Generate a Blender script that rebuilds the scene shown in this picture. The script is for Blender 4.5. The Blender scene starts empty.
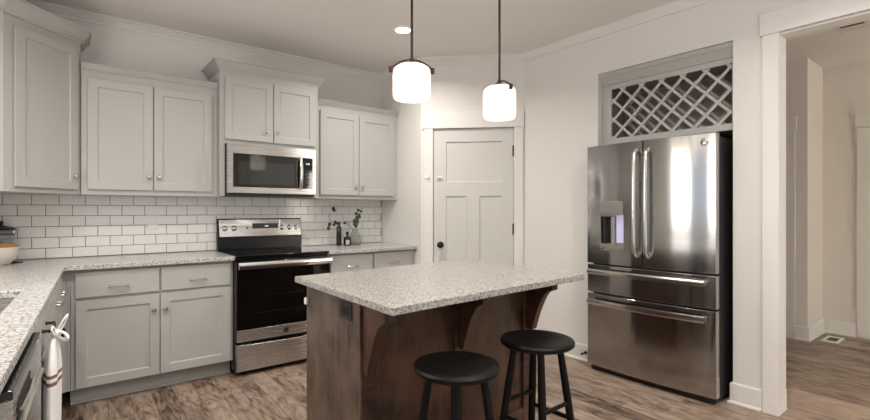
import bpy, math, random
from mathutils import Vector, Matrix
random.seed(7)
PI = math.pi
SC = bpy.context.scene
COL = SC.collection

# ------------------------------------------------------------------ camera, world, lights, exposure
cam_d = bpy.data.cameras.new('camera')
cam = bpy.data.objects.new('camera', cam_d); COL.objects.link(cam)
cam.location = (0, 0, 1.2589); cam.rotation_euler = (PI/2, 0, -math.radians(37.914))
cam_d.sensor_width = 36; cam_d.lens = 465.28/870*36
cam_d.shift_x = (435-423.98)/870; cam_d.shift_y = 0.81/870
cam_d.clip_start = .05
SC.camera = cam
SC.view_settings.view_transform = 'Standard'; SC.view_settings.look = 'None'
SC.view_settings.gamma = 1; SC.view_settings.use_curve_mapping = False
SC.view_settings.exposure = 0.17
w = bpy.data.worlds.new('world'); SC.world = w; w.use_nodes = True
w.node_tree.nodes['Background'].inputs[0].default_value = (.80, .88, 1, 1)
w.node_tree.nodes['Background'].inputs[1].default_value = 1.0

def area(name, loc, rot, sx, sy, power, col=(1, 1, 1), spread=180):
    d = bpy.data.lights.new(name, 'AREA'); d.shape = 'RECTANGLE'; d.size = sx; d.size_y = sy
    d.energy = power; d.color = col; d.spread = math.radians(spread)
    o = bpy.data.objects.new(name, d); COL.objects.link(o); o.location = loc; o.rotation_euler = rot
    return o
RUN = math.radians(-2.83)                       # the sink run is not quite square to the range wall
# daylight: window over the sink (left wall), big window behind the camera
for _y, _w in ((1.78, .34), (2.62, .46)): area('daylight_sink_window', (-.87+.0495*_y, _y, 1.62), (0, -PI/2, RUN), 1.0, _w, 8 if _y < 2 else 9.5, (1, .94, .88))
area('daylight_rear_window', (1.6, -3.55, 1.35), (-PI/2, PI, 0), 2.6, 2.0, 110, (.95, .98, 1))
area('ceiling_fill', (1.0, -.7, 1.75), (PI, 0, 0), .7, .7, 54, (.96, .98, 1))  # upward fill added behind the camera to brighten the ceiling
area('hall_fill', (4.9, -2.3, 1.5), (-PI/2, PI, 0), 1.4, 1.3, 64, (1, .97, .93), 75)  # added fill for the hall walls; no window is built there
def downlight(loc, power):
    d = bpy.data.lights.new('downlight_lamp', 'AREA'); d.shape = 'DISK'; d.size = .13; d.energy = power
    d.color = (1, .95, .89); d.spread = math.radians(150)
    o = bpy.data.objects.new('downlight_lamp', d); COL.objects.link(o); o.location = loc
for q, p_ in [((.75, 2.35, 2.735), 12), ((-.30, 2.25, 2.735), 13), ((.6, .3, 2.735), 10), ((2.35, .65, 2.735), 16), ((1.5, -.9, 2.735), 14), ((1.5, -2.4, 2.735), 14)]:  # unseen lamps, no fixtures; the sink one added to brighten the left worktop
    downlight(q, p_)

# ------------------------------------------------------------------ materials
def lin(r, g, b):
    f = lambda c: (c/255/12.92) if c/255 <= .04045 else ((c/255+.055)/1.055)**2.4
    return (f(r), f(g), f(b), 1)
class NT:
    def __init__(s, name):
        s.m = bpy.data.materials.new(name); s.m.use_nodes = True
        s.t = s.m.node_tree; s.b = s.t.nodes['Principled BSDF']
    def n(s, typ, **kw):
        nd = s.t.nodes.new(typ)
        for k, v in kw.items():
            if k.startswith('i_'):
                key = k[2:]; key = int(key) if key.isdigit() else key.replace('_', ' ')
                if isinstance(v, bpy.types.NodeSocket): s.t.links.new(v, nd.inputs[key])
                else: nd.inputs[key].default_value = v
            else: setattr(nd, k, v)
        return nd
    def math(s, op, a, b=0.0):
        nd = s.t.nodes.new('ShaderNodeMath'); nd.operation = op
        for i, v in enumerate((a, b)):
            if isinstance(v, bpy.types.NodeSocket): s.t.links.new(v, nd.inputs[i])
            else: nd.inputs[i].default_value = v
        return nd.outputs[0]
    def mix(s, fac, a, b, mode='MIX'):
        nd = s.t.nodes.new('ShaderNodeMix'); nd.data_type = 'RGBA'; nd.blend_type = mode
        for i, v in ((0, fac), (6, a), (7, b)):
            if isinstance(v, bpy.types.NodeSocket): s.t.links.new(v, nd.inputs[i])
            else: nd.inputs[i].default_value = v
        return nd.outputs[2]
    def ramp(s, fac, stops):
        nd = s.t.nodes.new('ShaderNodeValToRGB'); s.t.links.new(fac, nd.inputs[0])
        e = nd.color_ramp.elements
        while len(e) < len(stops): e.new(.5)
        for el, (p, c) in zip(e, stops): el.position = p; el.color = c
        return nd.outputs[0]
    def set(s, key, v):
        if isinstance(v, bpy.types.NodeSocket): s.t.links.new(v, s.b.inputs[key])
        else: s.b.inputs[key].default_value = v
    def bump(s, h, dist=.002, strength=.5):
        nd = s.n('ShaderNodeBump', i_Height=h); nd.inputs['Distance'].default_value = dist; nd.inputs['Strength'].default_value = strength
        s.t.links.new(nd.outputs[0], s.b.inputs['Normal'])
    def obj(s): return s.n('ShaderNodeTexCoord').outputs['Object']
    def geo(s): return s.n('ShaderNodeNewGeometry').outputs['Position']
    def scaled(s, vec, sc):
        return s.n('ShaderNodeMapping', i_Vector=vec, i_Scale=sc).outputs[0]
    def noise(s, vec, scale, detail=4, rough=.5, dist=0.0):
        nd = s.n('ShaderNodeTexNoise', i_Vector=vec); nd.inputs['Scale'].default_value = scale; nd.inputs['Detail'].default_value = detail
        nd.inputs['Roughness'].default_value = rough; nd.inputs['Distortion'].default_value = dist
        return nd.outputs['Fac']

def paint(name, rgb, rough=.55, var=.03, bump=.0, spec=.4):
    t = NT(name); v = t.geo(); nz = t.noise(v, 3.5, 3)
    c = lin(*rgb); d = tuple(x*(1-var*2) for x in c[:3])+(1,)
    t.set('Base Color', t.mix(nz, d, c)); t.set('Roughness', rough); t.set('Specular IOR Level', spec)
    if bump: t.bump(t.noise(v, 220, 2), .001, bump)
    return t.m
def plain(name, rgb, rough=.4, metal=0.0, spec=.5, coat=0.0):
    t = NT(name); v = t.obj(); nz = t.noise(v, 40, 2)
    c = lin(*rgb); t.set('Base Color', t.mix(nz, tuple(x*.94 for x in c[:3])+(1,), c)); t.set('Roughness', rough); t.set('Metallic', metal)
    t.set('Specular IOR Level', spec); t.set('Coat Weight', coat); return t.m
def glow(name, rgb, strength):
    t = NT(name); t.set('Base Color', lin(*rgb)); t.set('Emission Color', lin(*rgb)); t.set('Emission Strength', strength); return t.m
def steel(name, rgb=(206, 203, 200), rough=.27, axis='x', var=.06, bump=.03):
    t = NT(name); v = t.obj()
    sc = (1.2, 60, 420) if axis == 'x' else (420, 60, 1.2)
    nz = t.noise(t.scaled(v, sc), 1, 3, .6)
    c = lin(*rgb); t.set('Base Color', t.mix(nz, tuple(x*.93 for x in c[:3])+(1,), c)); t.set('Metallic', 1.0)
    t.set('Roughness', t.math('ADD', t.math('MULTIPLY', nz, var), rough-var/2))
    t.set('Anisotropic', .9); t.set('Anisotropic Rotation', .25 if axis == 'x' else 0.0)
    
    if bump: t.bump(nz, .0006, bump)
    return t.m
def wood(name, dark, mid, rough=.32, axis='z', coat=.25):
    t = NT(name); v = t.obj()
    sc = {'z': (14, 14, 1.2), 'x': (1.2, 14, 14)}[axis]
    n1 = t.noise(t.scaled(v, sc), 3, 6, .6, 1.2); n2 = t.noise(v, 5.0, 3, .6)  # n2: broad blotches imitating patchy reflections on the island wood
    f = t.math('ADD', t.math('MULTIPLY', n1, .45), t.math('MULTIPLY', n2, .65))
    t.set('Base Color', t.ramp(f, [(.40, lin(*dark)), (.66, lin(*mid))])); t.set('Roughness', rough); t.set('Coat Weight', coat); t.set('Coat Roughness', .2)
    t.bump(n1, .0008, .15)
    if name.startswith('black'): t.set('Specular IOR Level', .25)
    return t.m
def granite(name, c0=(118, 113, 107), c1=(160, 155, 149), c2=(190, 186, 180)):
    t = NT(name); v = t.geo()
    a = t.noise(v, 95, 3, .6); b = t.noise(v, 190, 2, .6); c = t.noise(v, 42, 3, .5)
    vor = t.n('ShaderNodeTexVoronoi', i_Vector=v); vor.inputs['Scale'].default_value = 150
    base = t.ramp(a, [(.36, lin(*c0)), (.45, lin(*c1)), (.66, lin(*c2))])
    base = t.mix(t.ramp(c, [(.50, (0, 0, 0, 1)), (.66, (.35, .35, .35, 1))]), base, lin(150, 143, 136))
    base = t.mix(t.ramp(b, [(.58, (0, 0, 0, 1)), (.65, (.85, .8, .8, 1))]), base, lin(96, 91, 87))
    sp = t.n('ShaderNodeSeparateColor', i_Color=vor.outputs['Color'])
    base = t.mix(t.math('MULTIPLY', t.math('GREATER_THAN', sp.outputs[0], .88), .65), base, lin(92, 87, 83))
    t.set('Base Color', base); t.set('Roughness', .2); t.set('Specular IOR Level', .45); return t.m
def floor_mat(name):
    t = NT(name); v = t.geo(); s = t.n('ShaderNodeSeparateXYZ', i_0=v)
    W, L = .127, 1.15
    xr = t.math('DIVIDE', t.math('ADD', s.outputs[0], t.math('MULTIPLY', s.outputs[1], -.03)), W)
    row = t.math('FLOOR', xr); fx = t.math('FRACT', xr)
    wn = t.n('ShaderNodeTexWhiteNoise', noise_dimensions='1D'); t.t.links.new(row, wn.inputs['W'])
    yr = t.math('ADD', t.math('DIVIDE', s.outputs[1], L), t.math('MULTIPLY', wn.outputs['Value'], 7.3))
    idx = t.math('FLOOR', yr); fy = t.math('FRACT', yr)
    cb = t.n('ShaderNodeCombineXYZ', i_0=row, i_1=idx)
    w2 = t.n('ShaderNodeTexWhiteNoise', noise_dimensions='2D'); t.t.links.new(cb.outputs[0], w2.inputs['Vector'])
    rnd = w2.outputs['Value']
    off = t.n('ShaderNodeVectorMath', operation='SCALE'); t.t.links.new(w2.outputs['Color'], off.inputs[0]); off.inputs['Scale'].default_value = 23.0
    add = t.n('ShaderNodeVectorMath', operation='ADD'); t.t.links.new(v, add.inputs[0]); t.t.links.new(off.outputs[0], add.inputs[1])
    p = add.outputs[0]
    g1 = t.noise(t.scaled(p, (20, 3.0, 1)), 1.0, 6, .62, 2.6)
    g2 = t.noise(t.scaled(p, (8, 2.4, 1)), 1.0, 4, .55, 3.0)
    g3 = t.noise(t.scaled(p, (120, 6, 1)), 1.0, 3, .6)
    f = t.math('ADD', t.math('ADD', t.math('MULTIPLY', g1, .52), t.math('MULTIPLY', g2, .62)), t.math('MULTIPLY', t.math('SUBTRACT', rnd, .5), .19))
    col = t.ramp(f, [(.38, lin(62, 49, 42)), (.47, lin(106, 88, 75)), (.57, lin(142, 122, 106)), (.72, lin(174, 153, 135))])
    col = t.mix(t.math('MULTIPLY', g3, .22), col, lin(86, 70, 60))
    e = t.math('MINIMUM', t.math('MULTIPLY', t.math('MINIMUM', fx, t.math('SUBTRACT', 1.0, fx)), W), t.math('MULTIPLY', t.math('MINIMUM', fy, t.math('SUBTRACT', 1.0, fy)), L))
    seam = t.math('LESS_THAN', e, .0018)
    col = t.mix(t.math('MULTIPLY', seam, .55), col, lin(48, 38, 32))
    t.set('Base Color', col); t.set('Roughness', t.math('ADD', t.math('MULTIPLY', g1, .18), .30)); t.set('Specular IOR Level', .4)
    t.bump(t.math('SUBTRACT', t.math('MULTIPLY', g1, .3), seam), .0015, .35); return t.m
def glass(name, rgb=(240, 244, 244), rough=.03, alpha=None):
    t = NT(name); t.set('Base Color', lin(*rgb)); t.set('Transmission Weight', 1.0); t.set('Roughness', rough); t.set('IOR', 1.45)
    if alpha: t.set('Alpha', alpha)
    return t.m
M = dict(
    wall=paint('wall_paint', (222, 219, 214), .7, .01, .05), ceil=paint('ceiling_paint', (233, 229, 225), .8, .01, .06),
    hall=paint('hall_wall_paint', (222, 216, 208), .7, .01, .05),
    trim=paint('white_trim_paint', (226, 223, 218), .4, .01), cab=paint('grey_cabinet_paint', (181, 180, 176), .42, .015),
    door=paint('white_door_paint', (207, 205, 200), .4, .01),
    tile=plain('white_glazed_tile', (236, 235, 231), .12, 0, .5), grout=plain('grey_grout', (104, 100, 95), .9),
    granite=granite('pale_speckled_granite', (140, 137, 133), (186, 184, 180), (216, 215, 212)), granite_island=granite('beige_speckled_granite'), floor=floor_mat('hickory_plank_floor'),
    steel=steel('brushed_steel'), steelv=steel('brushed_steel_upright', axis='z'), fridge=steel('fridge_steel', (178, 176, 174), .115, 'x', .03, 0),
    chrome=plain('satin_nickel', (205, 202, 198), .22, 1.0), chromed=plain('polished_steel_bar', (222, 219, 214), .18, 1.0),
    black=plain('black_enamel', (12, 11, 11), .25, 0, .3), blackglass=plain('black_glass', (9, 9, 10), .05, 0, .9), blackmatte=plain('black_plastic', (22, 21, 21), .5),
    mwglass=plain('dark_window_glass', (40, 40, 39), .05, 0, 1.0), darkgrey=plain('dark_grey_side', (42, 40, 40), .45),
    espresso=wood('espresso_stained_wood', (19, 12, 9), (92, 60, 43)), espresso_lit=wood('espresso_lit_side_wood', (52, 41, 34), (108, 90, 78), .4), espressox=wood('espresso_rail_wood', (21, 13, 10), (86, 58, 43), axis='x'),
    stool=wood('black_painted_wood', (4, 4, 4), (10, 9, 9), .42, 'x', 0),
    bronze=plain('aged_bronze', (66, 50, 42), .4, .7), white=plain('white_plastic', (236, 234, 230), .4), outlet=plain('outlet_plate', (234, 232, 228), .4),
    brownplate=plain('brown_outlet_plate', (52, 38, 32), .4), shade=None,
    lens=glow('downlight_lens', (255, 244, 226), 6), digits=glow('clock_digits', (214, 232, 255), 1.6), ice=glow('dispenser_lamp', (190, 184, 214), .38),
    bottle=plain('black_glass_bottle', (14, 15, 14), .12, 0, .6), vase=glass('frosted_vase_glass', (236, 238, 234), .18), leaf=plain('eucalyptus_leaf', (72, 84, 66), .6),
    leafd=plain('dark_leaf', (50, 56, 46), .6), twig=plain('twig_bark', (96, 84, 62), .8), label=plain('paper_label', (190, 188, 182), .7), ceramic=plain('cream_ceramic', (226, 218, 206), .3),
    wood=plain('golden_wood', (170, 128, 78), .5), glass=glass('clear_jar_glass'), iron=plain('dark_iron', (44, 42, 40), .45, .5), cloth=paint('white_cotton', (240, 239, 236), .9, .02, .3), inside=plain('rack_inner_board', (158, 148, 140), .7),
    hinge=plain('black_hinge', (30, 28, 27), .4, .6))
def towel_mat():
    t = NT('striped_cotton'); z = t.n('ShaderNodeSeparateXYZ', i_0=t.geo()).outputs[2]; c = lin(240, 239, 236)
    def band(zc, h): return t.math('LESS_THAN', t.math('ABSOLUTE', t.math('SUBTRACT', z, zc)), h)
    f = t.math('MAXIMUM', band(.645, .006), band(.618, .007))
    t.set('Base Color', t.mix(f, c, lin(128, 98, 80))); t.set('Roughness', .95); t.bump(t.noise(t.geo(), 500, 2), .001, .3); return t.m
M['towel'] = towel_mat()
def shade_mat():
    t = NT('opal_shade_glass'); lw = t.n('ShaderNodeLayerWeight'); lw.inputs[0].default_value = .35
    t.set('Base Color', lin(250, 244, 234)); t.set('Roughness', .25)
    t.set('Emission Color', lin(255, 240, 218)); t.set('Emission Strength', .82); return t.m
M['shade'] = shade_mat()

# ------------------------------------------------------------------ geometry helpers (local frame: x right, y into the wall, z up)
class MB:
    def __init__(s): s.v = []; s.f = []; s.smooth = False
    def add(s, vs, fs):
        k = len(s.v); s.v += [tuple(p) for p in vs]; s.f += [tuple(i+k for i in f) for f in fs]; return s
    def box(s, x0, x1, y0, y1, z0, z1):
        return s.add([(x0, y0, z0), (x1, y0, z0), (x1, y1, z0), (x0, y1, z0), (x0, y0, z1), (x1, y0, z1), (x1, y1, z1), (x0, y1, z1)],
                     [(0, 3, 2, 1), (4, 5, 6, 7), (0, 1, 5, 4), (1, 2, 6, 5), (2, 3, 7, 6), (3, 0, 4, 7)])
    def prism(s, poly, a, b, plane='xy'):
        mp = {'xy': lambda p, h: (p[0], p[1], h), 'yz': lambda p, h: (h, p[0], p[1]), 'xz': lambda p, h: (p[0], h, p[1])}[plane]
        n = len(poly)
        return s.add([mp(p, a) for p in poly]+[mp(p, b) for p in poly],
                     [tuple(range(n))[::-1], tuple(range(n, 2*n))]+[(i, (i+1) % n, n+(i+1) % n, n+i) for i in range(n)])
    def lathe(s, prof, c=(0, 0, 0), axis=(0, 0, 1), n=24, cap=True):
        ax = Vector(axis).normalized(); u = ax.orthogonal().normalized(); w_ = ax.cross(u); c = Vector(c)
        vs = []; fs = []
        for r, h in prof:
            for i in range(n):
                a = 2*PI*i/n; vs.append(c+ax*h+(u*math.cos(a)+w_*math.sin(a))*r)
        for k in range(len(prof)-1):
            for i in range(n):
                j = (i+1) % n; fs.append((k*n+i, k*n+j, (k+1)*n+j, (k+1)*n+i))
        if cap: fs += [tuple(range(n))[::-1], tuple(range((len(prof)-1)*n, len(prof)*n))]
        return s.add(vs, fs)
    def cyl(s, p0, p1, r0, r1=None, n=16):
        p0 = Vector(p0); p1 = Vector(p1); d = p1-p0
        return s.lathe([(r0, 0), (r0 if r1 is None else r1, d.length)], p0, d, n)
    def ball(s, c, r, sx=1, sy=1, sz=1, n=16, m=10):
        k = len(s.v); s.lathe([(max(r*math.sin(PI*i/m), 1e-4), -r*math.cos(PI*i/m)) for i in range(m+1)], (0, 0, 0), (0, 0, 1), n)
        for i in range(k, len(s.v)):
            p = s.v[i]; s.v[i] = (p[0]*sx+c[0], p[1]*sy+c[1], p[2]*sz+c[2])
        return s
    def tube(s, pts, r, n=10, closed=False):
        P = [Vector(p) for p in pts]; rs = r if isinstance(r, (list, tuple)) else [r]*len(P); vs = []; fs = []; ref = None
        for i, p in enumerate(P):
            t = (P[min(i+1, len(P)-1)]-P[max(i-1, 0)]) if not closed else (P[(i+1) % len(P)]-P[i-1])
            t.normalize()
            if ref is None: ref = t.orthogonal().normalized()
            ref = (ref-t*ref.dot(t)).normalized(); b = t.cross(ref)
            for j in range(n):
                a = 2*PI*j/n; vs.append(p+(ref*math.cos(a)+b*math.sin(a))*rs[i])
        m = len(P)
        for i in range(m if closed else m-1):
            for j in range(n):
                k = (j+1) % n; q = (i+1) % m; fs.append((i*n+j, i*n+k, q*n+k, q*n+j))
        if not closed: fs += [tuple(range(n))[::-1], tuple(range((m-1)*n, m*n))]
        return s.add(vs, fs)
    def sweep(s, path, prof, closed=False):
        # path in xy, profile (out, z); out = right-hand side of travel
        P = [Vector(p) for p in path]; m = len(P); k = len(prof); vs = []; fs = []
        for i, p in enumerate(P):
            d0 = (P[i]-P[i-1]).normalized() if (i > 0 or closed) else None
            d1 = (P[(i+1) % m]-P[i]).normalized() if (i < m-1 or closed) else None
            n0 = Vector((d0.y, -d0.x)) if d0 else None; n1 = Vector((d1.y, -d1.x)) if d1 else None
            if n0 is None: nn = n1
            elif n1 is None: nn = n0
            else: nn = (n0+n1)/(1+n0.dot(n1))
            for o, z in prof: vs.append((p.x+nn.x*o, p.y+nn.y*o, z))
        for i in range(m if closed else m-1):
            q = (i+1) % m
            for j in range(k): fs.append((i*k+j, q*k+j, q*k+(j+1) % k, i*k+(j+1) % k))
        if not closed: fs += [tuple(range(k)), tuple(range((m-1)*k, m*k))[::-1]]
        return s.add(vs, fs)
    def map(s, fn, start=0):
        for i in range(start, len(s.v)): s.v[i] = tuple(fn(*s.v[i]))
        return s
def build(name, mb, mat, parent=None, origin=None, bevel=0.0, smooth=False, segs=2):
    if origin is None: origin = tuple(parent['_o']) if parent is not None and '_o' in parent else (0, 0, 0)
    me = bpy.data.meshes.new(name); me.from_pydata([(p[0]-origin[0], p[1]-origin[1], p[2]-origin[2]) for p in mb.v], [], mb.f)
    import bmesh
    bm = bmesh.new(); bm.from_mesh(me); bmesh.ops.recalc_face_normals(bm, faces=bm.faces); bm.to_mesh(me); bm.free()
    me.materials.append(M[mat] if isinstance(mat, str) else mat)
    if smooth or bevel:
        me.polygons.foreach_set('use_smooth', [True]*len(me.polygons)); me.set_sharp_from_angle(angle=math.radians(35))
    o = bpy.data.objects.new(name, me); COL.objects.link(o)
    o['_o'] = list(origin)
    if parent is not None: o.parent = parent
    if bevel:
        b = o.modifiers.new('bevel', 'BEVEL'); b.width = bevel; b.segments = segs; b.limit_method = 'ANGLE'; b.angle_limit = math.radians(40); b.harden_normals = True
    return o
def frame(o, origin, fr):
    loc, rz = fr; R = Matrix.Rotation(rz, 3, 'Z')
    o.location = Vector(loc)+R @ Vector(origin); o.rotation_euler = (0, 0, rz)
WORLD = ((0, 0, 0), 0.0)
LEFT = ((0, 0, 0), PI/2+RUN)                      # sink run: x along the run away from the camera, y into the left wall
DIAG = ((2.77, 3.604, 0), -PI/4)                  # pantry wall
RIGHT = ((3.47, 0, 0), -PI/2)                     # right wall: x = -Y, y = X-3.47
CORNER = ((-.255, 3.635, 0), PI/4)                # corner wall cabinet front
def tag(o, label, cat, group=None):
    o['label'] = label; o['category'] = cat
    if group: o['group'] = group
    return o
def thing(name, label, cat, origin, fr=WORLD, group=None):
    o = bpy.data.objects.new(name, None); COL.objects.link(o); o.empty_display_size = .1
    frame(o, origin, fr); o['_o'] = list(origin); return tag(o, label, cat, group)
def single(name, mb, mat, label, cat, origin, fr=WORLD, group=None, **kw):
    o = build(name, mb, mat, None, origin, **kw); frame(o, origin, fr); return tag(o, label, cat, group)
def struct(name, mb, mat, fr=WORLD, parent=None, **kw):
    o = build(name, mb, mat, parent, (0, 0, 0), **kw)
    if parent is None: frame(o, (0, 0, 0), fr); o['kind'] = 'structure'
    return o
def text_mesh(s, size):
    cu = bpy.data.curves.new('t', 'FONT'); cu.body = s; cu.size = size; cu.extrude = .0006; cu.align_x = 'CENTER'; cu.align_y = 'CENTER'
    o = bpy.data.objects.new('t', cu); COL.objects.link(o); dg = bpy.context.evaluated_depsgraph_get()
    me = bpy.data.meshes.new_from_object(o.evaluated_get(dg)); mb = MB()
    mb.add([(v.co.x, v.co.z, v.co.y) for v in me.vertices], [tuple(p.vertices) for p in me.polygons])   # stands up, faces -y
    bpy.data.objects.remove(o); bpy.data.curves.remove(cu); bpy.data.meshes.remove(me); return mb

# ------------------------------------------------------------------ the room
CZ = 2.743; YB = 4.322; XP = 2.77; XR = 3.47
c_, s_ = math.cos(RUN), math.sin(RUN)
def runw(n, s): return (n*c_-s*s_, n*s_+s*c_)      # run frame -> world
XL0 = -.80
struct('floor', MB().box(-2.2, 8.2, -4.2, 5.2, -.1, 0), 'floor')
struct('ceiling', MB().box(-2.2, 8.2, -4.2, 5.2, CZ, CZ+.1), 'ceil')
struct('wall_back', MB().box(-1.2, 4.3, YB, YB+.12, 0, CZ), 'wall')
# left wall with its window opening (x = along the run, y = into the wall)
lw = MB()
for a in [(-4.3, 1.6, 0, CZ), (2.9, 4.45, 0, CZ), (1.6, 2.9, 0, 1.1), (1.6, 2.9, 2.13, CZ)]: lw.box(a[0], a[1], -XL0, -XL0+.14, a[2], a[3])
struct('wall_left', lw, 'wall', LEFT)
rw = MB()
for a in [(-2.2, .25, 0, CZ), (2.95, 3.62, 0, CZ), (.25, 2.95, 0, .3), (.25, 2.95, 2.4, CZ)]: rw.box(a[0], a[1], -3.74, -3.6, a[2], a[3])
struct('wall_rear', rw, 'wall')
# pantry walls
struct('wall_pantry_side', MB().prism([(XP, 3.604), (XP+.12, 3.654), (XP+.12, YB), (XP, YB)], 0, CZ), 'wall')
L_D = (XR-XP)*2**.5
pd = MB()
pd.box(0, .118, 0, .12, 0, CZ); pd.box(.894, L_D, 0, .12, 0, CZ); pd.box(.118, .894, 0, .12, 2.06, CZ)
struct('wall_pantry', pd, 'wall', DIAG)
# right wall: fridge niche and doorway openings (world coordinates)
NY0, NY1, NZ = 1.161, 2.134, 2.378
DY0, DY1, DZ = -.40, .922, 2.35
rwm = MB()
for y0, y1, z0, z1 in [(NY1, 2.904, 0, CZ), (NY0, NY1, NZ, CZ), (DY1, NY0, 0, CZ), (DY0, DY1, DZ, CZ), (-3.7, DY0, 0, CZ)]:
    rwm.box(XR, 3.60, y0, y1, z0, z1)
rwm.box(3.60, 4.26, NY1, NY1+.06, 0, CZ); rwm.box(3.60, 4.26, NY0-.05, NY0, 0, CZ); rwm.box(4.20, 4.26, NY0, NY1, 0, CZ); rwm.box(3.60, 4.20, NY0, NY1, NZ, NZ+.05)
struct('wall_right', rwm, 'wall')
# hall beyond the doorway
struct('wall_hall_far', MB().box(5.69, 5.81, 1.27, 3.3, 0, CZ), 'hall')
struct('wall_hall_return', MB().box(5.812, 6.25, 1.27, 1.39, 0, CZ), 'hall')
struct('wall_hall_end', MB().box(6.25, 6.37, .90, 1.27, 0, CZ).box(6.25, 6.37, -2.5, .07, 0, CZ).box(6.25, 6.37, .07, .90, 2.06, CZ), 'hall')
struct('wall_hall_left', MB().box(4.262, 5.69, 3.18, 3.3, 0, CZ), 'hall')
struct('wall_hall_right', MB().box(3.602, 6.25, -2.5, -2.38, 0, CZ), 'hall')

# crown moulding, baseboards
ZC = CZ-.0005
crown = [(.0005, ZC), (.055, ZC), (.055, ZC-.010), (.046, ZC-.014), (.036, ZC-.030), (.018, ZC-.046), (.012, ZC-.052), (.012, ZC-.066), (.0005, ZC-.066)]
a0 = runw(XL0, -3.4); a1 = runw(XL0, (YB-XL0*s_)/c_)
struct('trim_1', MB().sweep([a0, a1, (XP, YB), (XP, 3.604), (XR, 2.904), (XR, -3.59)], crown), 'trim', smooth=True)
base = [(.0005, 0.001), (.026, 0.001), (.026, .012), (.018, .019), (.014, .020), (.014, .128), (.010, .135), (.0005, .135)]
struct('baseboard_right', MB().sweep([(XP+.69, 2.914), (XR, 2.904), (XR, NY1+.002)], base), 'trim')
struct('baseboard_doorway', MB().sweep([(XR+.12, NY0), (XR, NY0), (XR, .998)], base), 'trim')
struct('baseboard_hall_side', MB().sweep([(3.60, DY1-.011), (3.60, 1.108)], base), 'trim')
struct('baseboard_hall', MB().sweep([(5.69, 1.36), (5.69, 1.27), (6.25, 1.27), (6.25, 1.008)], base), 'trim')
# doorway casing: legs, header, jamb
tr = MB()
for x0, x1 in [(XR-.02, XR-.0005), (3.6005, 3.62)]:
    if x0 < XR: tr.box(x0, x1, DY1-.012, .995, 0.001, DZ)
    tr.box(x0, x1, DY0-.085, DY0+.0, 0.001, DZ)
    tr.box(x0-.004 if x0 < XR else x0, x1 if x0 < XR else x1+.004, DY0-.10, 1.008, DZ+.001, DZ+.137)
tr.box(XR+.0005, 3.5995, DY1-.012, DY1-.0005, 0.001, DZ); tr.box(XR+.0005, 3.5995, DY0+.0005, DY1-.013, DZ-.012, DZ-.0005)
struct('trim_2', tr, 'trim', bevel=.002)
# casing round the pantry door
tr = MB(); tr.box(.030, .119, -.018, -.0005, .001, 2.056); tr.box(.893, .978, -.018, -.0005, .001, 2.056); tr.box(.016, .984, -.023, -.0005, 2.0565, 2.21)
tr.box(.1185, .1225, -.0004, .07, .001, 2.056); tr.box(.8895, .8935, -.0004, .07, .001, 2.056)
struct('trim_3', tr, 'trim', DIAG, bevel=.002)
# hall casings
tr = MB(); tr.box(5.672, 5.6895, 1.365, 1.46, .001, 2.055); tr.box(5.666, 5.6895, 1.352, 2.45, 2.056, 2.185); tr.box(5.672, 5.6895, 2.34, 2.435, .001, 2.055)
struct('trim_4', tr, 'trim', bevel=.002)
tr = MB(); tr.box(6.232, 6.2495, .902, 1.006, .001, 2.075); tr.box(6.226, 6.2495, -.05, 1.016, 2.076, 2.21); tr.box(6.232, 6.2495, -.03, .068, .001, 2.075)
struct('trim_5', tr, 'trim', bevel=.002)

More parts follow.
